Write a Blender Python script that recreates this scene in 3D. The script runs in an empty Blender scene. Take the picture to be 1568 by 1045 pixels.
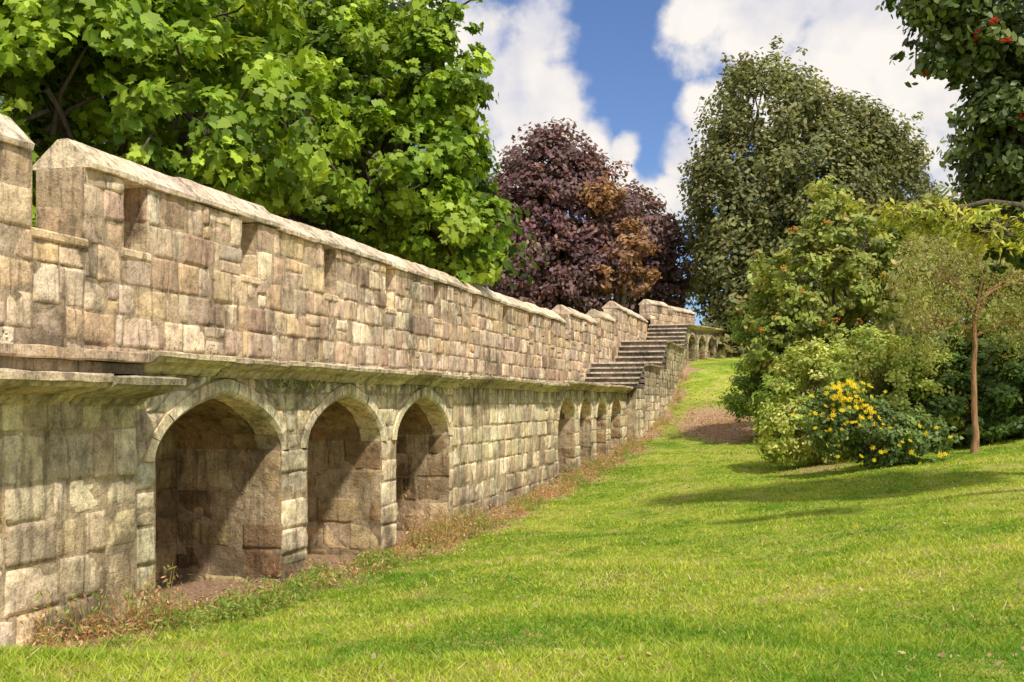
import bpy, math, random
import numpy as np
from mathutils import Vector
random.seed(7); R=np.random.default_rng(11)
scene=bpy.context.scene
scene.view_settings.view_transform='Standard'; scene.view_settings.look='None'; scene.view_settings.exposure=0

# ------------------------------------------------------------ frames / terrain
D=(0.2636,0.9646); NV=(0.9646,-0.2636); O=(-6.01,0.0)
def F1(t,z,n): return (O[0]+D[0]*t+NV[0]*n, O[1]+D[1]*t+NV[1]*n, z)
D2=(0.52,0.854); NV2=(0.854,-0.52); o2=F1(53,0,0)
def F2(t,z,n): return (o2[0]+D2[0]*t+NV2[0]*n, o2[1]+D2[1]*t+NV2[1]*n, z)
bY=[-50,0,6,8,10,12.6,15.4,18.2,20.9,25.8,34.8,42,46,49.5,55,62,90,3000]
bZ=[-2.0,-2.0,-1.95,-1.86,-2.0,-2.07,-2.17,-2.18,-2.06,-1.92,-1.5,-.6,.45,1.6,2.3,2.5,2.2,2.0]
def ground(X,Y):
    X=np.asarray(X,float);Y=np.asarray(Y,float)
    s=(X-O[0])*NV[0]+Y*NV[1]
    b=np.interp(Y,bY,bZ)
    f=np.interp(Y,[0,36,50,200],[1,1,.35,0])
    sc=np.clip(s-.6,0,16)
    c=(.085*sc+.05*np.clip(sc-5,0,9))*f
    u=.05*np.sin(X*1.1+.7*Y)*np.sin(Y*.7-.4*X)+.03*np.sin(X*2.7+Y*.6)*np.sin(Y*2.1)
    z=b+c+u*np.clip(s-.5,0,1)
    bank=-1.22-.27*np.maximum(0,Y-5.2)+.02*np.sin(X*1.7)
    k=.06
    return np.where(Y<14,np.maximum(z,bank)+k*np.exp(-np.abs(z-bank)/k)*.5,z)
def g(x,y): return float(ground(x,y))

# ------------------------------------------------------------ materials
def newmat(name):
    m=bpy.data.materials.new(name); m.use_nodes=True
    nt=m.node_tree; nt.nodes.clear()
    return m,nt,nt.nodes,nt.links
def nd(ns,typ,**kw):
    n=ns.new(typ)
    for k,v in kw.items(): setattr(n,k,v)
    return n
def noise(ns,ls,vec,scale,detail=6,rough=.6):
    n=ns.new('ShaderNodeTexNoise'); n.inputs['Scale'].default_value=scale
    n.inputs['Detail'].default_value=detail; n.inputs['Roughness'].default_value=rough
    ls.new(vec,n.inputs['Vector']); return n.outputs['Fac']
def ramp(ns,ls,fac,stops):
    r=ns.new('ShaderNodeValToRGB'); e=r.color_ramp.elements
    while len(e)<len(stops): e.new(.5)
    for el,(p,c) in zip(e,stops): el.position=p; el.color=(c[0],c[1],c[2],1) if not isinstance(c,(int,float)) else (c,c,c,1)
    ls.new(fac,r.inputs['Fac']); return r.outputs['Color']
def mix(ns,ls,a,b,fac,mode='MIX'):
    m=ns.new('ShaderNodeMix'); m.data_type='RGBA'; m.blend_type=mode
    for s,v in ((m.inputs[6],a),(m.inputs[7],b),(m.inputs[0],fac)):
        if isinstance(v,(int,float)): s.default_value=v if s==m.inputs[0] else (v,v,v,1)
        elif isinstance(v,tuple): s.default_value=(*v,1)
        else: ls.new(v,s)
    return m.outputs[2]
def stone_mat(name,tint=(1,1,1),moss=.35,damp=False):
    m,nt,ns,ls=newmat(name)
    out=nd(ns,'ShaderNodeOutputMaterial'); p=nd(ns,'ShaderNodeBsdfPrincipled')
    tc=nd(ns,'ShaderNodeTexCoord').outputs['Object']
    at=nd(ns,'ShaderNodeAttribute'); at.attribute_name='Col'
    col=mix(ns,ls,at.outputs['Color'],tint,1.0,'MULTIPLY')
    n1=noise(ns,ls,tc,1.0,7,.74); n7=noise(ns,ls,tc,7,6,.74); n45=noise(ns,ls,tc,42,3,.7)
    col=mix(ns,ls,col,ramp(ns,ls,n1,[(.36,.44),(.45,.84),(.53,1.02),(.68,1.22)]),1.0,'MULTIPLY')
    col=mix(ns,ls,col,ramp(ns,ls,n7,[(.30,.34),(.42,.82),(.52,1.04),(.68,1.36)]),.9,'MULTIPLY')
    mp=nd(ns,'ShaderNodeMapping'); mp.inputs['Scale'].default_value=(6,6,.8); ls.new(tc,mp.inputs[0])
    nv=noise(ns,ls,mp.outputs[0],1.6,4,.65)
    col=mix(ns,ls,col,ramp(ns,ls,nv,[(.36,.38),(.47,1.0),(.8,1.1)]),.7,'MULTIPLY')
    col=mix(ns,ls,col,ramp(ns,ls,n45,[(.3,.62),(.55,1.12)]),.85,'MULTIPLY')
    n3=noise(ns,ls,tc,2.7,5,.7)
    col=mix(ns,ls,col,(.20,.17,.095),ramp(ns,ls,n3,[(.56,0.0),(.68,moss)]))
    col=mix(ns,ls,col,(.58,.40,.20),ramp(ns,ls,n3,[(.31,.55),(.42,0.0)]))
    if damp:
        sp=nd(ns,'ShaderNodeSeparateXYZ'); ls.new(tc,sp.inputs[0])
        r1=ramp(ns,ls,sp.outputs['Z'],[(0.0,0.0),(.3,1.0)])
        ma=nd(ns,'ShaderNodeMath',operation='MULTIPLY'); ls.new(r1,ma.inputs[0]); ls.new(ramp(ns,ls,nv,[(.46,.8),(.60,0.0)]),ma.inputs[1])
        col=mix(ns,ls,col,(.13,.115,.07),ma.outputs[0])
        ab=nd(ns,'ShaderNodeMath',operation='MULTIPLY_ADD'); ls.new(sp.outputs['Z'],ab.inputs[0]); ab.inputs[1].default_value=-1.0; ab.inputs[2].default_value=-1.0
        r2=ramp(ns,ls,ab.outputs[0],[(.0,0.0),(1.0,1.0)])
        mb=nd(ns,'ShaderNodeMath',operation='MULTIPLY'); ls.new(r2,mb.inputs[0]); ls.new(ramp(ns,ls,n1,[(.42,.9),(.58,0.0)]),mb.inputs[1])
        col=mix(ns,ls,col,(.15,.115,.075),mb.outputs[0])
    ls.new(col,p.inputs['Base Color']); p.inputs['Roughness'].default_value=.93
    p.inputs['Specular IOR Level'].default_value=.15
    b1=nd(ns,'ShaderNodeBump'); b1.inputs['Strength'].default_value=.9; b1.inputs['Distance'].default_value=.04
    ls.new(n7,b1.inputs['Height'])
    b2=nd(ns,'ShaderNodeBump'); b2.inputs['Strength'].default_value=.6; b2.inputs['Distance'].default_value=.010
    ls.new(n45,b2.inputs['Height']); ls.new(b1.outputs[0],b2.inputs['Normal'])
    ls.new(b2.outputs[0],p.inputs['Normal']); ls.new(p.outputs[0],out.inputs[0])
    return m
def leaf_mat(name,trans=.3,rough=.5,spec=.25):
    m,nt,ns,ls=newmat(name)
    out=nd(ns,'ShaderNodeOutputMaterial'); p=nd(ns,'ShaderNodeBsdfPrincipled')
    at=nd(ns,'ShaderNodeAttribute'); at.attribute_name='Col'
    ls.new(at.outputs['Color'],p.inputs['Base Color']); p.inputs['Roughness'].default_value=rough
    p.inputs['Specular IOR Level'].default_value=spec
    tr=nd(ns,'ShaderNodeBsdfTranslucent')
    tcol=mix(ns,ls,at.outputs['Color'],(1.6,1.5,.6),1.0,'MULTIPLY'); ls.new(tcol,tr.inputs['Color'])
    mx=nd(ns,'ShaderNodeMixShader'); mx.inputs[0].default_value=trans
    ls.new(p.outputs[0],mx.inputs[1]); ls.new(tr.outputs[0],mx.inputs[2]); ls.new(mx.outputs[0],out.inputs[0])
    return m
def bark_mat(name,c1,c2):
    m,nt,ns,ls=newmat(name)
    out=nd(ns,'ShaderNodeOutputMaterial'); p=nd(ns,'ShaderNodeBsdfPrincipled')
    tc=nd(ns,'ShaderNodeTexCoord').outputs['Object']
    mp=nd(ns,'ShaderNodeMapping'); mp.inputs['Scale'].default_value=(8,8,1.5); ls.new(tc,mp.inputs[0])
    nz=noise(ns,ls,mp.outputs[0],2,5,.7)
    ls.new(ramp(ns,ls,nz,[(.35,c1),(.65,c2)]),p.inputs['Base Color']); p.inputs['Roughness'].default_value=.9
    b=nd(ns,'ShaderNodeBump'); b.inputs['Distance'].default_value=.03; ls.new(nz,b.inputs['Height']); ls.new(b.outputs[0],p.inputs['Normal'])
    ls.new(p.outputs[0],out.inputs[0]); return m

M_wall=stone_mat('parapet_stone',(1.16,1.08,.97),.2)
M_low=stone_mat('arcade_stone',(1.17,1.10,.96),.25,True)
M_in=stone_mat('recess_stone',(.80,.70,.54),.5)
M_ledge=stone_mat('ledge_stone',(1.02,.95,.83),.6)
M_step=stone_mat('step_stone',(.85,.81,.76),.2)
M_leaf=leaf_mat('leaf'); M_dark=leaf_mat('leaf_dark',.12,.4,.4); M_grass=leaf_mat('grass_blade',.35,.6,.2)
M_bark=bark_mat('bark',(.05,.04,.03),(.14,.11,.08)); M_birch=bark_mat('birch_bark',(.20,.09,.04),(.48,.27,.15))

# ------------------------------------------------------------ mesh helpers
def empty(name):
    e=bpy.data.objects.new(name,None); scene.collection.objects.link(e); return e
def link(ob,parent=None):
    scene.collection.objects.link(ob)
    if parent: ob.parent=parent
    return ob
class B:
    def __init__(s): s.v=[];s.f=[];s.c=[];s.sm=[]
    def quad(s,a,b,c,d,col,sm=False):
        i=len(s.v); s.v+= [a,b,c,d]; s.f.append((i,i+1,i+2,i+3)); s.c.append(col); s.sm.append(sm)
    def poly(s,pts,col):
        i=len(s.v); s.v+=list(pts); s.f.append(tuple(range(i,i+len(pts)))); s.c.append(col); s.sm.append(False)
    def grid(s,rows,col,sm=True):
        i=len(s.v); nr=len(rows);nc=len(rows[0])
        for r in rows: s.v+=r
        for a in range(nr-1):
            for b in range(nc-1):
                k=i+a*nc+b; s.f.append((k,k+1,k+nc+1,k+nc)); s.c.append(col); s.sm.append(sm)
    def box(s,F,t0,t1,z0,z1,n0,n1,col,bev=.012,j=0.0):
        ring=[(n0,z0),(n1-bev,z0),(n1,z0+bev),(n1,z1-bev),(n1-bev,z1),(n0,z1)]
        s.prism(F,t0,t1,ring,col)
    def prism(s,F,t0,t1,prof,col,wob=0.0):
        i=len(s.v);k=len(prof)
        L=abs(t1-t0); m=max(1,int(L/.22)) if wob else 1
        for q in range(m+1):
            t=t0+(t1-t0)*q/m
            s.v+=[F(t,z+random.uniform(-wob,wob),n+random.uniform(-wob,wob)) for n,z in prof]
        for a in range(m):
            for q in range(k):
                o=i+a*k; s.f.append((o+q,o+(q+1)%k,o+k+(q+1)%k,o+k+q)); s.c.append(col); s.sm.append(False)
        s.f.append(tuple(range(i+k-1,i-1,-1))); s.c.append(col); s.sm.append(False)
        s.f.append(tuple(range(i+m*k,i+(m+1)*k))); s.c.append(col); s.sm.append(False)
    def block(s,F,c00,c10,c11,c01,n,prot,col,gap=.0045,rough=.006):
        w=max(.02,.5*(abs(c10[0]-c00[0])+abs(c11[0]-c01[0]))); h=max(.02,c01[1]-c00[1])
        gap*=random.uniform(.6,1.8)
        gu=min(.2,gap/w);gv=min(.2,gap/h);bu=min(.1,.009/w);bv=min(.1,.009/h);du=min(.12,.035/w);dv=min(.12,.035/h)
        U=[gu,gu+bu,gu+bu+du,.37,.64,1-gu-bu-du,1-gu-bu,1-gu];V=[gv,gv+bv,gv+bv+dv,.37,.64,1-gv-bv-dv,1-gv-bv,1-gv]
        jj=[random.uniform(-.012,.012) for _ in range(8)]
        c00=(c00[0]+jj[0],c00[1]+jj[1]);c10=(c10[0]+jj[2],c10[1]+jj[3]);c11=(c11[0]+jj[4],c11[1]+jj[5]);c01=(c01[0]+jj[6],c01[1]+jj[7])
        tilt=random.uniform(-.010,.010);tilt2=random.uniform(-.010,.010)
        er=random.choice([0,0,0,.014])
        chip=random.choice([None,None,(1,1),(6,6),(1,6),(6,1)])
        rows=[]
        for a,v in enumerate(V):
            r=[]
            for b,u in enumerate(U):
                e0=a in(0,7) or b in (0,7); e1=a in(1,6) or b in (1,6)
                uu=u+(random.uniform(-.009,.009)/w if e1 else 0); vv=v+(random.uniform(-.009,.009)/h if e1 else 0)
                t=(1-uu)*(1-vv)*c00[0]+uu*(1-vv)*c10[0]+uu*vv*c11[0]+(1-uu)*vv*c01[0]
                z=(1-uu)*(1-vv)*c00[1]+uu*(1-vv)*c10[1]+uu*vv*c11[1]+(1-uu)*vv*c01[1]
                nn=n-.010 if e0 else n+prot+tilt*(u-.5)*2+tilt2*(v-.5)*2+random.uniform(-rough,rough)
                if e1 and not e0: nn-=random.uniform(.001,.007)+er
                if chip and abs(a-chip[0])<=1 and abs(b-chip[1])<=1 and not e0: nn-=.02
                r.append(F(t,z,nn))
            rows.append(r)
        s.grid(rows,col)
    def obj(s,name,mat,parent=None):
        me=bpy.data.meshes.new(name); me.from_pydata(s.v,[],s.f); me.materials.append(mat)
        a=me.attributes.new('Col','FLOAT_COLOR','FACE')
        a.data.foreach_set('color',np.array([(c[0],c[1],c[2],1) for c in s.c],dtype=np.float32).ravel())
        me.polygons.foreach_set('use_smooth',s.sm); me.update()
        return link(bpy.data.objects.new(name,me),parent)
def np_obj(name,V,k,C,mat,parent=None):
    N=len(V)//k
    me=bpy.data.meshes.new(name)
    me.vertices.add(N*k); me.vertices.foreach_set('co',np.asarray(V,np.float32).ravel())
    me.loops.add(N*k); me.loops.foreach_set('vertex_index',np.arange(N*k,dtype=np.int32))
    me.polygons.add(N); me.polygons.foreach_set('loop_start',np.arange(0,N*k,k,dtype=np.int32))
    me.update(calc_edges=True)
    a=me.attributes.new('Col','FLOAT_COLOR','FACE')
    c=np.ones((N,4),np.float32); c[:,:3]=C; a.data.foreach_set('color',c.ravel())
    me.materials.append(mat); return link(bpy.data.objects.new(name,me),parent)

def jit(c,a=.16):
    k=1+random.uniform(-a,a); return tuple(max(.01,x*k*(1+random.uniform(-.04,.04))) for x in c)
PAR=[(.62,.50,.37),(.56,.45,.33),(.68,.58,.45),(.43,.34,.27),(.66,.52,.34),(.54,.46,.38),(.76,.68,.56),(.33,.26,.21),(.60,.47,.36),(.64,.54,.43),(.66,.58,.47),(.52,.42,.35),(.70,.59,.47),(.62,.49,.34),(.48,.41,.35)]
LOW=[(.64,.57,.44),(.58,.51,.39),(.74,.67,.54),(.50,.44,.34),(.66,.56,.40),(.62,.56,.45),(.40,.34,.26),(.57,.47,.35),(.72,.65,.53),(.68,.60,.46),(.52,.48,.40)]
DRESS=[(.72,.64,.50),(.67,.60,.46),(.76,.69,.55)]
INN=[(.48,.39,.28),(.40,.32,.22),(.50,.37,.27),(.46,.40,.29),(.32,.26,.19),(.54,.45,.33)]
MORT=(.43,.36,.27)
def courses(z0,z1,h0=.24,h1=.38):
    zs=[z0]
    while zs[-1]<z1-h1*.9: zs.append(zs[-1]+random.uniform(h0,h1))
    if z1-zs[-1]<h0*.5 and len(zs)>1: zs[-1]=z1
    else: zs.append(z1)
    return zs
def row(b,F,z0,z1,A0,B0,A1,B1,n,pal,wmean=.42,prot=.008):
    w=max(B0-A0,B1-A1)
    if w<.04: return
    k=max(1,int(round(w/wmean)))
    fr=[0]+sorted([min(.97,max(.03,(i+random.uniform(-.38,.38))/k)) for i in range(1,k)])+[1]
    for i in range(k):
        a,c=fr[i],fr[i+1]
        p=prot+random.uniform(-.010,.014)
        q=[(A0+(B0-A0)*a,z0),(A0+(B0-A0)*c,z0),(A1+(B1-A1)*c,z1),(A1+(B1-A1)*a,z1)]
        if random.random()<.05 and z1-z0>.26 and (B0-A0)>.3:
            zm=z0+(z1-z0)*random.uniform(.4,.6)
            f=(zm-z0)/(z1-z0); L=q[0][0]+(q[3][0]-q[0][0])*f; Rr=q[1][0]+(q[2][0]-q[1][0])*f
            b.block(F,q[0],q[1],(Rr,zm),(L,zm),n,p,jit(random.choice(pal)))
            b.block(F,(L,zm),(Rr,zm),q[2],q[3],n,p+.005,jit(random.choice(pal)))
        else: b.block(F,*q,n,p,jit(random.choice(pal)))
def masonry(b,F,t0,t1,z0,z1,n,pal,wmean=.36,h0=.24,h1=.38):
    L=t1-t0; parts=max(1,int(L/4)); ed=[t0]+[t0+L*(i+random.uniform(-.25,.25))/parts for i in range(1,parts)]+[t1]
    base=courses(z0,z1,h0,h1)
    for a0,a1 in zip(ed[:-1],ed[1:]):
        zs=[base[0]]+[z+random.uniform(-.03,.03) for z in base[1:-1]]+[base[-1]]
        for a,c in zip(zs[:-1],zs[1:]): row(b,F,a,c,a0,a1,a0,a1,n,pal,wmean*random.uniform(.85,1.2))
    b.quad(F(t0,z0,n-.002),F(t1,z0,n-.002),F(t1,z1,n-.002),F(t0,z1,n-.002),MORT)

RING=.17
def curve(u,r): u=min(1,abs(u)); return r*(.78*math.sqrt(max(0,1-u*u))+.22*(1-u))
def arcade(F,t0,t1,zb,zt,ops,zs,rise,depth,parent,pal=LOW):
    b=B(); inn=B()
    def hw(z,w):
        if z<=zs+1e-6: return w
        W=w+RING; Rr=rise+RING
        if z>=zs+Rr: return 0
        lo,hi=0,1
        for _ in range(30):
            m=(lo+hi)/2
            if zs+curve(m,Rr)>z: lo=m
            else: hi=m
        return lo*W
    cs=[((a+c)/2,(c-a)/2) for a,c in ops]
    lowz=courses(zb,zs,.27,.40); up=courses(zs,zt,.2,.3)
    for z0,z1 in list(zip(lowz[:-1],lowz[1:]))+list(zip(up[:-1],up[1:])):
        for i in range(len(cs)+1):
            if i==0: A0=A1=t0
            else: A0=cs[i-1][0]+(hw(z0,cs[i-1][1]) if z0<zs-1e-4 else hw(z0+1e-4,cs[i-1][1])); A1=cs[i-1][0]+hw(z1,cs[i-1][1])
            if i==len(cs): B0=B1=t1
            else: B0=cs[i][0]-(hw(z0,cs[i][1]) if z0<zs-1e-4 else hw(z0+1e-4,cs[i][1])); B1=cs[i][0]-hw(z1,cs[i][1])
            pier=0<i<len(cs) and (B0-A0)<.9
            row(b,F,z0,z1,A0,B0,A1,B1,0,DRESS if (pier and z0<zs) else pal,.62 if pier and z0<zs else .38)
    NB=-.002
    edges=[t0]+[x for o in ops for x in o]+[t1]
    for i in range(0,len(edges),2):
        a,c=edges[i],edges[i+1]; b.quad(F(a,zb,NB),F(c,zb,NB),F(c,zt,NB),F(a,zt,NB),MORT)
    for (c,w) in cs:
        n=22; us=[-math.cos(math.pi*i/n) for i in range(n+1)]
        pts=[(c+u*w,zs+curve(u,rise)) for u in us]
        for (a,za),(d,zd) in zip(pts[:-1],pts[1:]):
            b.quad(F(a,za,NB),F(d,zd,NB),F(d,zt,NB),F(a,zt,NB),MORT)
        m=9
        for i in range(m):
            u0,u1=-math.cos(math.pi*i/m),-math.cos(math.pi*(i+1)/m); q=0
            while q<depth:
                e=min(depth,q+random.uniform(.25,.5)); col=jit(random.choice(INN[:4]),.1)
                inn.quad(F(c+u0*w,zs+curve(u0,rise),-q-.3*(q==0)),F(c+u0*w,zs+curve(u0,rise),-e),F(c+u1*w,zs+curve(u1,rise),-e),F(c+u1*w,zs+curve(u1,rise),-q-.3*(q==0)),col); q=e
        nv=9 if w>1 else 7
        for i in range(nv):
            col=jit(random.choice(DRESS),.1); pr=.03+random.uniform(-.006,.008)
            sub=4; ip=[];op=[]
            for k in range(sub+1):
                th0=math.pi*i/nv;th1=math.pi*(i+1)/nv; gp=.004
                th=th0+gp+(th1-th0-2*gp)*k/sub; u=-math.cos(th)
                ip.append((c+u*w,zs+curve(u,rise))); op.append((c+u*(w+RING),zs+curve(u,rise+RING)))
            def lp(p,q,f): return (p[0]+(q[0]-p[0])*f,p[1]+(q[1]-p[1])*f)
            for k in range(sub):
                m0=lp(ip[k],op[k],.28);m1=lp(ip[k+1],op[k+1],.28)
                b.quad(F(*m0,pr),F(*m1,pr),F(*op[k+1],pr),F(*op[k],pr),col)
                b.quad(F(*ip[k],pr-.05),F(*ip[k+1],pr-.05),F(*m1,pr),F(*m0,pr),col)
                b.quad(F(*ip[k],-.32),F(*ip[k+1],-.32),F(*ip[k+1],pr-.05),F(*ip[k],pr-.05),col)
                b.quad(F(*op[k],pr),F(*op[k+1],pr),F(*op[k+1],-.02),F(*op[k],-.02),col)
            for e in (0,sub): b.quad(F(*ip[e],pr-.05),F(*op[e],pr),F(*op[e],-.02),F(*ip[e],-.05),col)
        for sgn,tt in ((-1,c-w),(1,c+w)):
            FJ=(lambda tt,sgn:(lambda a,z,n: F(tt-sgn*n,z,-a)))(tt,sgn)
            zz=courses(zb,zs,.27,.40)
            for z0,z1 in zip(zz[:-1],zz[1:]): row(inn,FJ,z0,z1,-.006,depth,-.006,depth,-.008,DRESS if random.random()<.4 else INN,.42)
            b.quad(F(tt,zb,0),F(tt,zb,-depth),F(tt,zs,-depth),F(tt,zs,0),MORT)
        FB=lambda t,z,n: F(t,z,n-depth)
        zz=courses(zb,zs+rise+.05,.26,.42)
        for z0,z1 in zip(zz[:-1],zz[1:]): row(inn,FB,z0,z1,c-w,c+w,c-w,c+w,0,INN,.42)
        inn.quad(F(c-w-.1,zb,-depth-.006),F(c+w+.1,zb,-depth-.006),F(c+w+.1,zt,-depth-.006),F(c-w-.1,zt,-depth-.006),MORT)
    b.obj('arcade_face',M_low,parent); inn.obj('arch_recesses',M_in,parent)

wall=empty('medieval_stone_city_wall')
arcade(F1,10.0,19.0,-2.7,.30,[(10.33,12.80),(13.47,15.79),(16.38,18.77)],-.54,.62,1.35,wall)
b=B(); masonry(b,F1,19.0,26.6,-2.7,.30,0,LOW,.40,.27,.4); masonry(b,F1,3.5,10.0,-2.7,.06,.03,LOW,.40,.28,.42)
b.quad(F1(10.0,-2.7,.03),F1(10.0,-2.7,-.3),F1(10.0,.1,-.3),F1(10.0,.1,.03),MORT)
b.obj('lower_masonry',M_low,wall)
arcade(F1,26.6,37.3,-2.5,.38,[(27.05,28.93),(29.55,31.15),(31.93,33.49),(34.2,36.05)],-.42,.55,1.2,wall)
b=B()
b.box(F1,3.5,53,-2.7,.28,-1.95,-1.38,MORT)
b.box(F1,10.0,37.3,.29,.40,-1.437,.0,(.35,.31,.25))
b.box(F1,3.5,10.0,.0,.16,-1.437,.0,(.35,.31,.25))
def ledge(b,F,t0,t1,zt,out,L=1.25,hz=.17,slab=.055):
    t=t0
    while t<t1-.05:
        e=min(t1,t+L*random.uniform(.7,1.3)); 
        if t1-e<.3: e=t1
        dz=random.uniform(-.025,.012); dn=random.uniform(-.04,.025); o=out+dn; z=zt+dz
        col=jit((.60,.53,.42),.18)
        prof=[(-.3,z-.02),(-.3,z-hz),(.035,z-hz-.03),(.07,z-hz),(.11,z-hz+.045),(o-.07,z-slab-.035),(o-.045,z-slab-.005),(o-.005,z-slab+.004),(o,z-.012),(o-.015,z)]
        b.prism(F,t+.005,e-.005,prof,col,.007); t=e
ledge(b,F1,9.98,27,.465,.29); ledge(b,F1,27,37.3,.53,.29)
ledge(b,F1,3.5,10.05,.235,.48,1.7,.22,.07)
t=3.5
while t<10.0:
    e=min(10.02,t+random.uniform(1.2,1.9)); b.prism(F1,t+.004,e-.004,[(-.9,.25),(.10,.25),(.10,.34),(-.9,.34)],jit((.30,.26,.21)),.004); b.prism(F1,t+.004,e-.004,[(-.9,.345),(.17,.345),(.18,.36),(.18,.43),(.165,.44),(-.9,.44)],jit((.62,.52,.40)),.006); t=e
b.obj('walkway_ledge',M_ledge,wall)

# parapet ----------------------------------------------------------
PN=-1.437; TH=.58
def tY(Y): return (Y-.379)/.9646
par=B(); cop=B()
def parapet(F,t0,t1,zb,zsill,ze,slots=(),pn=PN,h0=.28,h1=.42):
    masonry(par,F,t0,t1,zb,zsill,pn,PAR,.34,h0,h1)
    ed=[t0]+[x for s in slots for x in s]+[t1]
    for i in range(0,len(ed),2):
        a,c=ed[i],ed[i+1]
        masonry(par,F,a,c,zsill,ze,pn,PAR,.38,h0,h1)
        for tt,sg in ((a,-1),(c,1)):
            FJ=(lambda tt,sg:(lambda q,z,n: F(tt+sg*n,z,pn-q)))(tt,sg)
            zz=courses(zsill,ze,.3,.42)
            for z0,z1 in zip(zz[:-1],zz[1:]): row(par,FJ,z0,z1,-.006,TH,-.006,TH,-.006,PAR,.6)
            par.quad(F(tt,zsill,pn-.01),F(tt,zsill,pn-TH),F(tt,ze,pn-TH),F(tt,ze,pn-.01),MORT)
        par.quad(F(a,zsill,pn-TH),F(c,zsill,pn-TH),F(c,ze,pn-TH),F(a,ze,pn-TH),(.4,.32,.25))
    par.quad(F(t0,zb-2,pn-TH),F(t1,zb-2,pn-TH),F(t1,zsill,pn-TH),F(t0,zsill,pn-TH),(.4,.32,.25))
    par.quad(F(t0,zsill-.004,pn),F(t1,zsill-.004,pn),F(t1,zsill-.004,pn-TH),F(t0,zsill-.004,pn-TH),(.45,.38,.3))
    for s in slots: par.box(F,s[0]-.04,s[1]+.04,zsill-.08,zsill+.02,pn-TH,pn+.03,(.66,.56,.42),.02)
def coping(F,t0,t1,ze,zr,pn=PN):
    t=t0
    while t<t1-.02:
        e=min(t1,t+random.uniform(.75,1.25))
        if t1-e<.35:e=t1
        d=random.uniform(-.024,.018);m=pn-TH/2+random.uniform(-.03,.03)
        prof=[(pn+.06,ze+d),(pn+.065,ze+.05+d),(m+.06,zr+d-.015),(m-.06,zr+d-.015),(pn-TH-.06,ze+.05+d),(pn-TH-.06,ze+d)]
        cop.prism(F,t+.006,e-.006,prof,jit((.66,.585,.49),.14),.008); t=e
parapet(F1,3.5,tY(10.46),.3,1.68,2.45); coping(F1,3.5,tY(10.46)-.05,2.455,2.80)
par.box(F1,tY(10.46)-.04,tY(11.2)+.04,1.60,1.70,PN-TH,PN+.03,(.62,.50,.34),.02)
parapet(F1,tY(10.46),tY(11.2),.3,1.6,1.62)
sl=[]; y=11.86
while y<32.5: sl.append((tY(y),tY(y+.42))); y+=2.46
parapet(F1,tY(11.2),34.3,.3,1.68,2.45,sl); coping(F1,tY(11.2)+.02,34.3,2.455,2.78)
parapet(F1,34.3,34.8,.3,1.9,1.95)
parapet(F1,34.8,39.4,.4,2.0,2.78,[(36.6,37.0)]); coping(F1,34.8,39.4,2.785,3.1)
parapet(F1,39.4,40.3,1.2,2.3,2.35)
parapet(F1,40.3,43.1,1.2,2.4,3.12,[]); coping(F1,40.3,43.1,3.125,3.45)
parapet(F1,43.1,43.9,1.2,2.6,2.9)
parapet(F1,43.9,52,1.4,2.9,3.72,[(46.3,46.7),(49,49.4)]); coping(F1,43.9,52,3.725,4.05)
parapet(F2,-.2,1.9,2.4,4.0,4.72); coping(F2,-.2,1.9,4.725,5.0)
parapet(F2,1.9,2.5,2.4,4.0,4.3)
parapet(F2,2.5,5.4,2.4,4.0,4.62); coping(F2,2.5,5.4,4.625,4.9)
par.obj('parapet',M_wall,wall); cop.obj('parapet_coping',M_wall,wall)
b=B()
NO=.32
def stretch(t0,t1,zt):
    masonry(b,F1,t0,t1,-2,zt,NO,LOW,.40); b.box(F1,t0,t1,zt-.12,zt,-1.437,NO-.02,(.38,.34,.28))
stretch(37.3,39.2,.6); stretch(39.2,43.2,1.32); stretch(43.2,45.2,1.4); stretch(45.2,51.3,2.45); stretch(51.3,53.0,2.5)
b.quad(F1(37.3,-2,0),F1(37.3,-2,NO),F1(37.3,.6,NO),F1(37.3,.6,0),(.4,.35,.27))
ledge(b,F1,39.2,43.2,1.38,NO+.14); ledge(b,F1,45.2,51.3,2.5,NO+.14)
b.obj('upper_masonry',M_low,wall)
b=B()
def stairs(F,t0,z0,z1,k,run,n0,n1):
    for i in range(k):
        zt=z0+(z1-z0)*(i+1)/k
        b.box(F,t0+i*run,t0+k*run+.1,zt-(z1-z0)/k,zt-.045,n0,n1,jit((.24,.215,.19)),.01)  # riser shade painted into the stone colour, far darker than the treads
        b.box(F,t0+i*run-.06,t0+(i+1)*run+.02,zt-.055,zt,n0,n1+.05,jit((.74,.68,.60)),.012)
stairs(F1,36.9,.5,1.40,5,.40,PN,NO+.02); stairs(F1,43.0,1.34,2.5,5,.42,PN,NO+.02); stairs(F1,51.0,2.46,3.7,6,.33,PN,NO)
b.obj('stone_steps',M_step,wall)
arcade(F2,0,10.5,.8,3.6,[(1.0,1.9),(2.3,3.2),(3.6,4.5),(4.9,5.8),(6.2,7.1),(7.5,8.4)],2.85,.42,1.0,wall)
b=B(); ledge(b,F2,0,10.5,3.78,.25); b.box(F2,-.4,10.5,3.3,3.72,-1.44,0,(.4,.35,.3)); b.box(F2,-.6,10.5,0,3.3,-1.6,-1.05,(.4,.35,.3))
b.quad(F2(0,0,0),F2(0,0,-1.2),F2(0,3.6,-1.2),F2(0,3.6,0),(.4,.35,.3)); b.obj('upper_ledge',M_ledge,wall)

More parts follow.
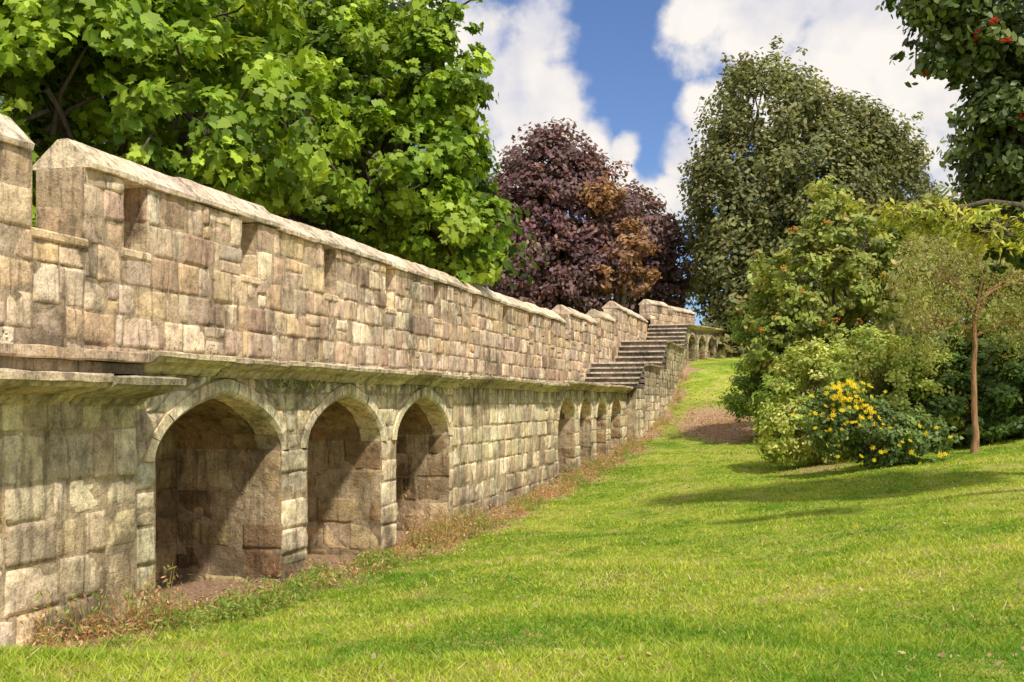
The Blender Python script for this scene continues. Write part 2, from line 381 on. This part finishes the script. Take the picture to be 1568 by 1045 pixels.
# ------------------------------------------------------------ ground
xs=np.concatenate([np.array([-2500,-800,-300,-120,-60,-35,-22]),np.arange(-15,16,.2),np.array([17,19,22,26,32,40,55,80,150,400,1000,2500])])
ys=np.concatenate([np.array([-600,-100,-30,-12,-5]),np.arange(-2,50,.2),np.arange(50,70,.8),np.array([75,85,100,150,300,800,1500,3000])])
XX,YY=np.meshgrid(xs,ys); ZZ=ground(XX,YY)
me=bpy.data.meshes.new('ground'); nx=len(xs);ny=len(ys)
idx=np.arange(nx*ny).reshape(ny,nx)
fc=np.stack([idx[:-1,:-1],idx[:-1,1:],idx[1:,1:],idx[1:,:-1]],-1).reshape(-1,4)
me.from_pydata(np.stack([XX,YY,ZZ],-1).reshape(-1,3).tolist(),[],fc.tolist())
def dirtmask(X,Y):
    s=(X-O[0])*NV[0]+Y*NV[1]
    w=.88+.30*np.sin(Y*1.7)+.2*np.sin(Y*4.1+1)
    d=np.clip(1.15-(s/w),0,1)*(Y<52)*(Y>7.3)
    d=np.maximum(d,1.0*np.exp(-(((X-7.7)/1.7)**2+((Y-38.8)/4.6)**2)))
    d=np.maximum(d,.5*np.exp(-(((X-7.0)/1.2)**2+((Y-24.5)/1.2)**2)))
    return d
a=me.attributes.new('dirt','FLOAT','POINT'); a.data.foreach_set('value',dirtmask(XX,YY).astype(np.float32).ravel())
me.polygons.foreach_set('use_smooth',[True]*len(me.polygons))
m,nt,ns,ls=newmat('lawn')
out=nd(ns,'ShaderNodeOutputMaterial'); p=nd(ns,'ShaderNodeBsdfPrincipled'); tc=nd(ns,'ShaderNodeTexCoord').outputs['Object']
gcol=ramp(ns,ls,noise(ns,ls,tc,.5,6,.65),[(.34,(.15,.28,.025)),(.48,(.30,.41,.04)),(.62,(.50,.53,.10))])
gcol=mix(ns,ls,gcol,ramp(ns,ls,noise(ns,ls,tc,5,5,.75),[(.3,.40),(.5,1.0),(.75,1.35)]),.95,'MULTIPLY')
gcol=mix(ns,ls,gcol,ramp(ns,ls,noise(ns,ls,tc,50,3,.8),[(.3,.45),(.6,1.15)]),.85,'MULTIPLY')
gcol=mix(ns,ls,gcol,(.50,.40,.19),ramp(ns,ls,noise(ns,ls,tc,1.0,7,.78),[(.52,0.0),(.66,.7)]))
n22=noise(ns,ls,tc,22,5,.75)
dcol=ramp(ns,ls,n22,[(.35,(.16,.09,.055)),(.5,(.46,.29,.19)),(.66,(.66,.50,.36))])
at=nd(ns,'ShaderNodeAttribute'); at.attribute_name='dirt'
ma=nd(ns,'ShaderNodeMath',operation='ADD'); ls.new(at.outputs['Fac'],ma.inputs[0]); ls.new(noise(ns,ls,tc,6,5,.75),ma.inputs[1])
dm=ramp(ns,ls,ma.outputs[0],[(.80,0.0),(1.0,1.0)])
ls.new(mix(ns,ls,gcol,dcol,dm),p.inputs['Base Color']); p.inputs['Roughness'].default_value=.95; p.inputs['Specular IOR Level'].default_value=.1
bp=nd(ns,'ShaderNodeBump'); bp.inputs['Distance'].default_value=.06; bp.inputs['Strength'].default_value=1.0
ls.new(n22,bp.inputs['Height']); ls.new(bp.outputs[0],p.inputs['Normal']); ls.new(p.outputs[0],out.inputs[0])
me.materials.append(m); link(bpy.data.objects.new('ground',me))

# grass blades
def vnoise(X,Y,sc,seed):
    r=np.random.default_rng(seed); T=r.random((64,64)); x=X/sc;y=Y/sc; i=np.floor(x).astype(int);j=np.floor(y).astype(int);f=x-i;h=y-j;f=f*f*(3-2*f);h=h*h*(3-2*h)
    a=T[i%64,j%64];b_=T[(i+1)%64,j%64];c=T[i%64,(j+1)%64];d=T[(i+1)%64,(j+1)%64]
    return (a*(1-f)+b_*f)*(1-h)+(c*(1-f)+d*f)*h
N=450000
Y=3.6*np.exp(R.random(N)*math.log(32/3.6)); X=(R.random(N)*1.12-.56)*Y*1.0
s=(X-O[0])*NV[0]+Y*NV[1]; dm_=dirtmask(X,Y)
pat=.5*vnoise(X,Y,.55,1)+.3*vnoise(X,Y,.22,2)+.2*vnoise(X,Y,1.6,3)
pat2=.30*vnoise(X,Y,2.3,4)+.30*vnoise(X,Y,.9,5)+.22*vnoise(X,Y,.35,8)+.18*vnoise(X,Y,.13,6)
pat2=.5+(pat2-.5)*1.4
keep=(s>.05)&(R.random(N)>dm_*.92)&(R.random(N)>2.0*np.clip(pat2-.58,0,.4)); X=X[keep];Y=Y[keep];pat=pat[keep];pat2=pat2[keep];N=len(X)
Z=ground(X,Y)
h=(.008+.015*R.random(N)+.03*R.random(N)**4)*(.4+1.5*pat)*(1+Y*.010); w=(.0024+.0006*Y)*(.7+.6*R.random(N))
an=R.random(N)*6.283; ln=R.normal(0,.75,(N,2))
P=np.stack([X,Y,Z-.004],-1); t=np.stack([np.cos(an),np.sin(an),0*an],-1)*w[:,None]
tip=P+np.stack([ln[:,0]*h,ln[:,1]*h,h],-1)
V=np.stack([P-t,P+t,tip],1).reshape(-1,3)
c1=np.array([.13,.28,.022]);c2=np.array([.52,.58,.085]);c3=np.array([.64,.53,.28])
q=np.clip(1.9*(pat2-.5)+.50+R.normal(0,.20,N),0,1)[:,None]; C=c1+(c2-c1)*q
st=(R.random(N)<.04+1.3*np.clip(pat2-.55,0,.35)); C[st]=c3*(.5+.6*R.random((st.sum(),1)))
np_obj('grass',V,3,C,M_grass)

# ------------------------------------------------------------ vegetation helpers
TP={'diamond':[(0,-.5),(.28,-.05),(0,.5),(-.28,-.05)],
    'oval':[(0,-.5),(.24,-.2),(.26,.15),(0,.5),(-.26,.15),(-.24,-.2)],
    'lance':[(0,-.5),(.15,-.1),(0,.55),(-.15,-.1)],
    'maple':[(0,-.42),(.20,-.38),(.46,-.28),(.34,-.04),(.48,.20),(.24,.22),(.0,.54),(-.24,.22),(-.48,.20),(-.34,-.04),(-.46,-.28),(-.20,-.38)]}
def unit(v): return v/np.maximum(1e-6,np.linalg.norm(v,axis=-1,keepdims=True))
def leafmesh(name,P,Nr,size,tmpl,C,mat,parent,droop=.5):
    T=TP[tmpl];k=len(T);N=len(P)
    Bv=R.normal(0,1,(N,3)); Bv[:,2]-=droop*1.5
    Bv=unit(Bv-(Bv*Nr).sum(1,keepdims=True)*Nr); Tv=np.cross(Bv,Nr)
    V=np.zeros((N,k,3)); asp=(.8+.4*R.random(N))[:,None]
    for i,(x,y) in enumerate(T):
        V[:,i]=P+size[:,None]*(x*Tv*asp+y*Bv-(.35*abs(x)+.3*y*y)*Nr)
    return np_obj(name,V.reshape(-1,3),k,C,mat,parent)
def tube(b,pts,rad,sides=8,col=(.1,.08,.06)):
    rows=[]
    for i,pn in enumerate(pts):
        a=Vector(pts[max(0,i-1)]);c=Vector(pts[min(len(pts)-1,i+1)]); d=(c-a).normalized()
        u=d.orthogonal().normalized() if i==0 else (u-d*u.dot(d)).normalized()
        v=d.cross(u); rows.append([tuple(Vector(pn)+rad[i]*(math.cos(2*math.pi*k/sides)*u+math.sin(2*math.pi*k/sides)*v)) for k in range(sides+1)])
    b.grid(rows,col,True)
def limb(b,a,c,r0,r1,wob=.08,n=5,sides=7):
    a=np.array(a,float);c=np.array(c,float);L=np.linalg.norm(c-a)
    pts=[a+(c-a)*i/n+(R.normal(0,wob*L/2,3) if 0<i<n else 0)+np.array([0,0,.1*L*math.sin(math.pi*i/n)]) for i in range(n+1)]
    tube(b,[tuple(p) for p in pts],[r0+(r1-r0)*i/n for i in range(n+1)],sides)
def tree(name,base,tr,fork,lobes,nleaf,pr,ls_,pal,tmpl='oval',mat=None,bark=None,npuff=None,shell=(.55,1.05),flat=.65,spread=.45,berries=None,up=.45,droop=.5,jag=.12):
    mat=mat or M_leaf; bark=bark or M_bark
    root=empty(name); L=np.array(lobes,float)
    area=(L[:,3]*L[:,4]+L[:,3]*L[:,5]+L[:,4]*L[:,5]); area/=area.sum()
    npuff=npuff or int(nleaf/70)
    cen=[];nor=[];small=[]
    while len(cen)<npuff:
        i=R.choice(len(L),p=area); d=unit(R.normal(0,1,3)); rr=shell[0]+(shell[1]-shell[0])*R.random()**.7
        sm=R.random()<jag
        if sm: rr=shell[1]+.22*R.random()
        p_=L[i,:3]+d*L[i,3:6]*rr
        q=(((p_-L[:,:3])/L[:,3:6])**2).sum(1)
        if (np.delete(q,i)<.4).any() and R.random()<.8: continue
        if p_[2]<g(p_[0],p_[1])+.05: continue
        cen.append(p_); nor.append(unit(d/L[i,3:6])); small.append(.5 if sm else 1)
    cen=np.array(cen);nor=np.array(nor);small=np.array(small)
    pr_=pr*(.55+.9*R.random(npuff))*small
    w=pr_**2/np.sum(pr_**2); pid=R.choice(npuff,nleaf,p=w)
    off=R.normal(0,1,(nleaf,3)); off=unit(off)*(R.random((nleaf,1))**.5)*1.15; off[:,2]*=flat
    P=cen[pid]+off*pr_[pid][:,None]
    P+=R.normal(0,.06,(nleaf,3))*pr
    Nr=unit(.55*nor[pid]+.45*off+R.normal(0,spread,(nleaf,3))+np.array([0,0,up]))
    size=ls_*(.65+.6*R.random(nleaf))
    pal=np.array(pal,float); pc=pal[R.choice(len(pal),npuff)]; C=pc[pid]*.6+pal[R.choice(len(pal),nleaf)]*.4
    C*=(.75+.5*R.random((nleaf,1)))*(.72+.56*R.random(npuff))[pid][:,None]
    zok=P[:,2]>ground(P[:,0],P[:,1])+.01
    leafmesh('foliage',P[zok],Nr[zok],size[zok],tmpl,C[zok],mat,root,droop)
    b=B()
    base=np.array([base[0],base[1],g(base[0],base[1])-.1]); fork=np.array(fork,float)
    n=7; pts=[base+(fork-base)*i/n+(R.normal(0,tr*.35,3)*[1,1,0] if 0<i<n else 0) for i in range(n+1)]
    tube(b,[tuple(p) for p in pts],[tr*(1.35 if i==0 else 1-.35*i/n) for i in range(n+1)],10)
    for l in L: limb(b,fork-(fork-base)*R.random()*.25,l[:3],tr*.5,tr*.22)
    for i in range(min(npuff,160)):
        j=np.argmin(((cen[i]-L[:,:3])**2).sum(1)); limb(b,L[j,:3]+R.normal(0,.15,3)*L[j,3:6],cen[i],tr*.13,tr*.03,.1,4,5)
    b.obj('trunk_and_limbs',bark,root)
    if berries:
        nb,rb,cb=berries; ids=R.choice(npuff,nb); bb=cen[ids]+nor[ids]*pr*.6+R.normal(0,.15*pr,(nb,3))
        dots(root,'berries',bb,rb,cb,9,rb*2.2)
    return root,cen,nor
def dots(root,name,cen,r,cols,k,sp):
    c=np.repeat(cen,k,0)+R.normal(0,sp*.6,(len(cen)*k,3)); n=len(c)
    o=np.array([(1,0,0),(0,1,0),(-1,0,0),(0,-1,0),(0,0,1),(0,0,-1)],float)*r
    fs=[(0,1,4),(1,2,4),(2,3,4),(3,0,4),(1,0,5),(2,1,5),(3,2,5),(0,3,5)]
    V=np.stack([c[:,None,:]+o[list(f)][None] for f in fs],1).reshape(-1,3)
    cc=np.array(cols)[R.choice(len(cols),n)]; np_obj(name,V,3,np.repeat(cc,8,0),M_leaf,root)

SY=[(.18,.30,.03),(.24,.37,.035),(.31,.44,.045),(.10,.18,.026),(.40,.52,.06)]
tree('sycamore_tree',(-9,22.5),.4,(-8.6,21.8,3.5),
 [(-10.5,19.5,5.2,3.0,2.2,2.6),(-7.6,18,5.0,2.6,2.0,2.4),(-5.2,18.8,4.7,1.9,1.8,1.7),(-6.5,20,7.4,2.6,2,2.0),(-9.5,19.8,8.2,3.4,2.6,2.6),(-13,20.5,8,3,2.6,3.4),(-4.0,20.5,5.2,1.2,1.5,1.4),(-7.6,18.2,7.4,1.8,1.3,1.5),(-8.5,17.9,5.9,1.5,1.0,1.3)],
 42000,.42,.21,SY,'maple',npuff=880,jag=.22)
tree('sycamore_tree',(-4.5,27.5),.4,(-3.8,26.5,3.0),
 [(-2.9,25,5.3,2.2,2,2.1),(-1.5,25,3.9,1.25,1.5,1.15),(-3.6,25.5,7.5,1.8,1.8,1.8),(-1.7,25,7.3,1.0,1.2,1.2),(-5.5,26,8.8,2.6,2.2,1.6),(-5.2,25,4.5,2.2,2,1.9),(-1.3,25,5.7,.75,1,.8),(-.75,25,4.1,.7,.9,.6),(-1.6,25,8.7,.9,1,.7)],
 30000,.36,.20,[tuple(x*.95 for x in c) for c in SY],'maple',npuff=700,jag=.30)
tree('dark_broadleaf_tree',(-7,38),.5,(-7,37,6),
 [(-9,36,10,5,3.5,5),(-4.6,37,9.5,3.4,3.2,5),(-14,36,9,5,3,6),(-3.0,38,5.5,3.2,3,3.4)],17000,1.0,.4,[(.07,.13,.025),(.09,.16,.03),(.05,.09,.02)],'oval')
CB=[(.18,.10,.12),(.23,.125,.135),(.13,.08,.10),(.29,.16,.13),(.22,.15,.16)]
tree('copper_beech_tree',(2,58),.5,(2,58,7),
 [(1.6,58,9.5,3.5,3,4.6),(2.4,58,12.0,2.5,2.4,2.8),(.2,57.5,8.6,2.6,2.6,4.0),(4.2,58,8.8,2.7,2.4,4.2),(2.2,56.5,6.4,3.8,2.2,2.4)],
 34000,.6,.30,CB,'oval',npuff=800)
tree('copper_beech_tree',(7,62),.45,(7,62,6),
 [(6.8,62,8.9,2.5,2.3,3.3),(8.9,62.5,7.6,2.1,2,2.9)],13000,.6,.30,CB,'oval',npuff=340)
tree('bronze_beech_tree',(5.6,55.5),.25,(5.6,55.6,5),
 [(5.9,55.2,7.9,1.1,.9,1.2),(5.2,55.1,6.6,.9,.7,1.0),(4.6,55.3,10.6,.8,.8,.8),(6.6,55.5,6.4,.7,.8,.8)],2600,.5,.27,[(.40,.23,.12),(.32,.18,.12),(.26,.15,.12),(.46,.30,.14)],'oval',npuff=90,jag=.35)
LM=[(.18,.205,.08),(.23,.255,.095),(.145,.17,.07),(.28,.29,.12),(.20,.185,.085)]
tree('lime_tree',(12.2,58),.45,(14,60,8),
 [(14.3,60,14.4,3.7,3.6,5.0),(12.6,59,10.6,3.2,3.2,5.0),(15.8,58,10,4.0,3.6,5.4),(18.3,60,12.6,3.4,3.2,4.4),(11.8,58,6.6,2.0,2.6,3.0),(21,61,11.3,3.0,3,4.4),(15,57,5.6,4.4,2.6,3.4)],
 76000,.52,.29,LM,'oval',npuff=1900,flat=1.3,shell=(.7,1.0),jag=.1)
tree('background_trees',(22,50),.4,(22,50,4),
 [(17,48,3.6,3.2,3,3.6),(20.5,47,5.2,3.4,3,4.4),(25,50,7,4,3,5.4),(24,46,3,5,3,3.6),(12.6,56.5,3.4,3.0,2.0,2.4),(29,52,9,5,4,6),(20,44,2,4,2,3)],34000,.8,.42,LM+[(.22,.27,.07),(.26,.22,.09)],'oval')
RW=[(.26,.33,.07),(.34,.40,.09),(.19,.25,.055),(.42,.42,.13)]
tree('rowan_tree',(10.2,34),.14,(10.2,34,1.2),
 [(9.7,34,3.4,2.0,1.8,2.1),(10.7,34,4.9,1.6,1.5,1.6),(8.6,33.5,2.1,1.2,1.3,1.7),(11.8,34,3.1,1.6,1.4,2.2),(10.1,34,6.1,.6,.7,1.0),(8.7,33.6,.3,1.2,1.2,1.3),(10.9,33,.7,1.9,1.3,1.7)],
 30000,.30,.20,RW,'oval',npuff=620,shell=(.65,1.03),jag=.2,berries=(110,.035,[(.60,.26,.06),(.62,.38,.08)]))
tree('elder_shrub',(8.0,35),.08,(8.0,35,.8),
 [(8.0,35,1.9,.95,1.0,1.9),(7.7,34.5,.2,.8,.9,.9),(8.1,33,.0,.8,.8,.9)],8500,.3,.19,[(.23,.35,.06),(.30,.43,.08),(.15,.23,.05)],'lance',npuff=150,jag=.25)
tree('privet_hedge',(8,25.6),.08,(8,25.6,0),
 [(7.1,25.3,-.05,1.05,.9,1.4),(8.5,25.7,.2,1.4,1.0,1.65),(6.5,25.1,-.6,.8,.8,.8),(9.6,25.7,-.1,1.2,.9,1.5)],
 27000,.20,.10,[(.38,.46,.09),(.50,.56,.13),(.25,.35,.06),(.62,.62,.22)],'oval',npuff=560,shell=(.78,1.02))
tree('ivy_hedge',(12,25.6),.1,(12,25.6,0),
 [(10.2,26.4,.2,1.1,.8,1.6),(11.5,25.8,.2,1.2,.8,1.6),(12.9,25.6,.3,1.3,.8,1.7),(14.8,25.6,.3,1.5,.8,1.7),(16.8,25.6,.3,1.5,.8,1.7),(10.4,25.2,-.4,1.0,.7,1.1),(11.9,24.8,-.3,1.1,.7,1.3)],
 44000,.20,.14,[(.12,.20,.05),(.16,.25,.06),(.08,.14,.035)],'oval',npuff=720,shell=(.8,1.02))
tree('tall_hawthorn_shrub',(14,30),.15,(14,30,2),
 [(12.5,30,2.6,2.2,1.6,2.4),(15,30,2.8,2.2,1.6,2.8),(17.5,30,3,2,1.6,3)],16000,.4,.24,[(.26,.32,.08),(.33,.38,.10),(.20,.24,.07),(.44,.36,.17)],'oval',npuff=340,shell=(.7,1.05))
tree('birch_tree',(9.95,23.3),.07,(10.0,23.3,2.2),
 [(9.4,23.3,2.6,1.2,.9,1.0),(10.7,23.5,2.7,1.3,.9,1.1),(10.1,23.3,3.2,.9,.9,.6),(9.0,23.2,1.7,.55,.6,.8),(10.9,23.4,1.7,.6,.6,.6),(12.1,23.6,2.8,1.0,.9,1.1)],
 19000,.17,.085,[(.38,.39,.13),(.44,.44,.16),(.28,.31,.10)],'lance',bark=M_birch,npuff=520,flat=3.0,up=.1,droop=1.4,jag=.35)
rt,cen,nor=tree('yellow_flowering_shrub',(7.5,22.6),.03,(7.5,22.6,-.9),
 [(6.9,22.5,-.40,.72,.6,.75),(7.7,22.6,-.65,.85,.6,.7),(8.5,22.7,-.8,.7,.55,.55)],10500,.17,.105,[(.17,.24,.08),(.22,.30,.09),(.11,.17,.055)],'oval',npuff=260,shell=(.6,1.0),jag=.25)
fl=[]
for i in range(130):
    if random.random()<.78: x=random.gauss(6.85,.32);z=random.uniform(-.40,.50)-.35*abs(x-6.85)
    else: x=random.uniform(6.3,8.9);z=random.uniform(-1.1,-.2)-.15*(x-6.3)*.5
    fl.append((x,22.5-random.uniform(.40,.78),z))
b=B()
for (x,y,z) in fl:
    n=Vector((random.gauss(.1,.5),-.9,.7+random.gauss(0,.4))).normalized(); u=n.orthogonal().normalized(); v=n.cross(u); c=Vector((x,y,z)); r=random.uniform(.04,.070)
    for k in range(7):
        a=2*math.pi*k/7; d=u*math.cos(a)+v*math.sin(a); e=u*math.cos(a+.3)+v*math.sin(a+.3); f_=u*math.cos(a-.3)+v*math.sin(a-.3)
        b.quad(tuple(c),tuple(c+f_*r*.6),tuple(c+d*r*1.1+n*.01),tuple(c+e*r*.6),(.92,.74,.02))
    b.poly([tuple(c+n*.012+(u*math.cos(q)+v*math.sin(q))*r*.25) for q in np.arange(0,6.28,1.05)],(.60,.36,.02))
    b.quad(tuple(c),tuple(c+Vector((.006,0,0))),(x+.01,y+.25,z-.35),(x,y+.25,z-.35),(.12,.2,.04))
b.obj('yellow_flowers',M_leaf,rt)
tree('hawthorn_tree',(10.6,17.0),.26,(9.6,16.5,3.6),
 [(7.1,16,5.5,1.15,.9,1.0),(7.5,16,4.0,.95,.9,1.1),(7.75,16,2.9,.68,.7,.9),(8.9,16.3,4.6,1.4,1.2,1.6),(6.25,15.8,5.95,.6,.6,.4),(8.7,16.2,2.8,.9,.9,1.1)],
 38000,.25,.14,[(.08,.12,.033),(.11,.165,.038),(.06,.09,.027),(.16,.21,.05)],'oval',mat=M_dark,npuff=760,berries=(40,.022,[(.60,.03,.02)]),shell=(.4,1.03),jag=.22)
tree('walnut_tree',(10.0,14.6),.11,(8.2,14.3,2.1),
 [(5.5,14,2.45,.75,.4,.18),(6.2,14,2.25,.6,.4,.28)],1300,.14,.14,[(.40,.42,.08),(.50,.48,.09),(.28,.35,.07)],'lance',npuff=80,jag=.3)

# weeds and dry stems along the foot of the wall
P=[];Cc=[];b=B()
def clump(t,n,hh,k,cols,rad):
    x,y,_=F1(t,0,n); z=g(x,y)
    for i in range(k):
        a=random.uniform(0,6.28);rr=random.uniform(0,rad);px,py=x+rr*math.cos(a),y+rr*math.sin(a); h_=hh*random.uniform(.25,1.1)
        lx,ly=random.gauss(0,.4)*h_,random.gauss(0,.4)*h_
        c=jit(random.choice(cols),.3); w_=.003
        b.quad((px-w_,py,z-.02),(px+w_,py,z-.02),(px+lx+.001,py+ly,z+h_),(px+lx-.001,py+ly,z+h_),c)
        for j in range(11):
            f=random.uniform(.1,1.05); P.append((px+lx*f+random.gauss(0,.035),py+ly*f+random.gauss(0,.035),z+h_*f)); Cc.append(jit(random.choice(cols),.3))
DRY=[(.58,.34,.17),(.50,.27,.15),(.64,.48,.28),(.40,.26,.14)];GR=[(.20,.33,.05),(.28,.38,.08),(.36,.36,.1)]
for i in range(40): clump(random.uniform(16.3,19.4),random.uniform(.05,.6),.42,9,DRY+GR[:2],.16)
clump(17.0,.12,.78,24,DRY,.2); clump(17.6,.2,.55,24,DRY,.2)
for i in range(190): clump(random.uniform(8.2,37),random.uniform(.04,.75),.20,7,random.choice([DRY,GR,DRY+GR]),.2)
for i in range(26): clump(random.uniform(26,37),random.uniform(.05,.5),.42,8,random.choice([DRY,GR,DRY+GR]),.2)
for t_,n_ in ((9.3,.12),(9.9,.1),(8.7,.1),(9.6,.2),(10.2,.15),(9.0,.15),(10.0,.3)): clump(t_,n_,.48,18,DRY+GR+[(.4,.36,.22)],.16)
for t_,n_ in ((11.0,.55),(11.3,.7),(11.8,.6),(14.4,.45),(14.7,.35),(15.0,.4),(27,.4),(30,.35),(10.4,.7),(19.5,.3),(9.8,.6),(10.7,.8),(13.1,.35),(12.3,.5)): clump(t_,n_,.20,42,GR,.28)
for i in range(40): clump(random.uniform(37,50),NO+random.uniform(.05,.5),.3,7,DRY+GR,.2)
wd=empty('wall_foot_weeds'); b.obj('stems',M_grass,wd)
P=np.array(P); leafmesh('weed_leaves',P,unit(R.normal(0,1,(len(P),3))+[0,0,.5]),.03+.045*R.random(len(P)),'lance',np.array(Cc),M_leaf,wd)
P=[]
for t_ in list(np.linspace(12.5,13.6,6))+list(R.uniform(10.5,37,40)):
    k=30 if 12<t_<14 else 9
    for i in range(k): P.append(F1(t_+random.gauss(0,.06),(.40 if k<20 else .26)-abs(random.gauss(0,.05)),.10+abs(random.gauss(0,.04))))
for t_ in R.uniform(4,34,26):
    for i in range(14): P.append(F1(t_+random.gauss(0,.06),.45+abs(random.gauss(0,.05)),random.uniform(.0,.1)))
P=np.array(P); leafmesh('ledge_moss_plants',P,unit(R.normal(0,1,(len(P),3))),.02+.03*R.random(len(P)),'diamond',np.array([(.16,.18,.05)])*(.5+R.random((len(P),1))),M_leaf,None)
# fallen leaves
n=1300; Y=5.0*np.exp(R.random(n)*math.log(9)); X=(R.random(n)*1.1-.5)*Y; 
X2=[];Y2=[]
for i in range(8000):
    x,y,_=F1(random.uniform(8,42),0,abs(random.gauss(0,.62))-.3); X2.append(x);Y2.append(y)
for i in range(4500): X2.append(random.gauss(7.7,1.2));Y2.append(random.gauss(38.8,3.2))
X=np.concatenate([X,X2]);Y=np.concatenate([Y,Y2]); s=(X-O[0])*NV[0]+Y*NV[1]; k=(s>-1.1)&(Y>7.5)|(np.arange(len(X))<n)&(s>.2); X=X[k];Y=Y[k];n=len(X)
P=np.stack([X,Y,ground(X,Y)+.012+.014*R.random(n)],-1)
col=np.array([(.55,.36,.18),(.62,.48,.26),(.46,.28,.15),(.62,.52,.34),(.50,.27,.15)])[R.choice(5,n)]*(.6+.5*R.random((n,1)))
leafmesh('fallen_leaves',P,unit(R.normal(0,.45,(n,3))+[0,0,1]),(.018+.025*R.random(n))*(1+Y*.035),'oval',col,M_leaf,None)

# ------------------------------------------------------------ sky, sun
sv=Vector((.52,-.85,0)).normalized(); EL=math.radians(54)
sund=Vector((sv.x*math.cos(EL),sv.y*math.cos(EL),math.sin(EL)))
W=bpy.data.worlds.new('World'); scene.world=W; W.use_nodes=True; nt=W.node_tree; ns=nt.nodes; ls=nt.links; ns.clear()
out=nd(ns,'ShaderNodeOutputWorld'); bg=nd(ns,'ShaderNodeBackground'); bg.inputs['Strength'].default_value=.12
sky=nd(ns,'ShaderNodeTexSky'); sky.sky_type='NISHITA'; sky.sun_disc=False; sky.sun_elevation=EL; sky.sun_rotation=math.atan2(sv.x,sv.y)
sky.air_density=1.0; sky.dust_density=.4; sky.ozone_density=3.0
tc=nd(ns,'ShaderNodeTexCoord').outputs['Generated']
def vm(op,a,b_=None):
    n=nd(ns,'ShaderNodeVectorMath',operation=op)
    for s_,v in ((n.inputs[0],a),(n.inputs[1],b_)):
        if v is None: continue
        if isinstance(v,tuple): s_.default_value=v
        else: ls.new(v,s_)
    return n
def mt(op,a,b_,c=None):
    n=nd(ns,'ShaderNodeMath',operation=op)
    for i,v in enumerate((a,b_,c)):
        if v is None: continue
        if isinstance(v,(int,float)): n.inputs[i].default_value=v
        else: ls.new(v,n.inputs[i])
    return n.outputs[0]
f1=noise(ns,ls,tc,10,9,.54)
def blob(tx,tz,r):
    d=Vector((tx,1,tz)).normalized()
    dist=vm('DISTANCE',tc,tuple(d)).outputs['Value']
    return mt('SUBTRACT',1.0,mt('DIVIDE',dist,r))
blobs=[(-.005,.30,.072),(.03,.28,.062),(-.03,.33,.05),(.032,.340,.045),(.06,.235,.045),(.02,.23,.05),(.095,.20,.03),
 (.24,.36,.070),(.32,.34,.09),(.18,.375,.04),(.40,.30,.09),(.19,.27,.03),(.155,.225,.028),(.14,.185,.04),(.30,.42,.1),(.46,.24,.12),(-.12,.40,.06),(.27,.30,.05),(.105,.235,.02),(.12,.165,.03)]
acc=None
for bl in blobs:
    v=blob(*bl); acc=v if acc is None else mt('MAXIMUM',acc,v)
acc=mt('MAXIMUM',acc,-1.0)
den=mt('ADD',acc,mt('MULTIPLY',mt('SUBTRACT',f1,.485),3.2))
gen=mt('MULTIPLY',mt('SUBTRACT',noise(ns,ls,tc,2.2,6,.6),.45),6.0)  # unseen clouds away from the view, thickened to raise ambient light
sep=nd(ns,'ShaderNodeSeparateXYZ'); ls.new(tc,sep.inputs[0])
away=mt('MULTIPLY',mt('SUBTRACT',.80,sep.outputs['Y']),6.0)
gen=mt('MINIMUM',gen,away)
den=mt('MAXIMUM',den,gen)
mr=nd(ns,'ShaderNodeMapRange'); mr.interpolation_type='SMOOTHSTEP'; mr.inputs['From Min'].default_value=-.16; mr.inputs['From Max'].default_value=.38; ls.new(den,mr.inputs['Value'])
f3=noise(ns,ls,vm('ADD',tc,(.013,.0,.02)).outputs[0],10,4,.5)
edge=mt('MULTIPLY',mt('SUBTRACT',f1,f3),1.6)
shade=ramp(ns,ls,mt('ADD',mt('ADD',mt('MULTIPLY',den,.10),noise(ns,ls,tc,7,4,.5)),edge),[(.25,(5.9,5.9,6.6)),(.48,(7.3,7.0,6.9)),(.70,(8.4,7.9,7.4))])
skc=mix(ns,ls,sky.outputs[0],(.78,.86,1.08),1.0,'MULTIPLY')
fin=mix(ns,ls,skc,shade,mr.outputs[0])
ls.new(fin,bg.inputs['Color']); ls.new(bg.outputs[0],out.inputs[0])
sd=bpy.data.lights.new('sun','SUN'); sd.energy=4.6; sd.angle=math.radians(3.0); sd.color=(1,.91,.76)
so=bpy.data.objects.new('sun',sd); so.rotation_euler=sund.to_track_quat('Z','Y').to_euler(); link(so)
# ------------------------------------------------------------ camera
cd=bpy.data.cameras.new('camera'); cd.lens=38.0; cd.sensor_width=36; cd.shift_y=.0603; cd.clip_start=.05; cd.clip_end=6000
co=bpy.data.objects.new('camera',cd); co.rotation_euler=(math.radians(90),0,0); link(co); scene.camera=co
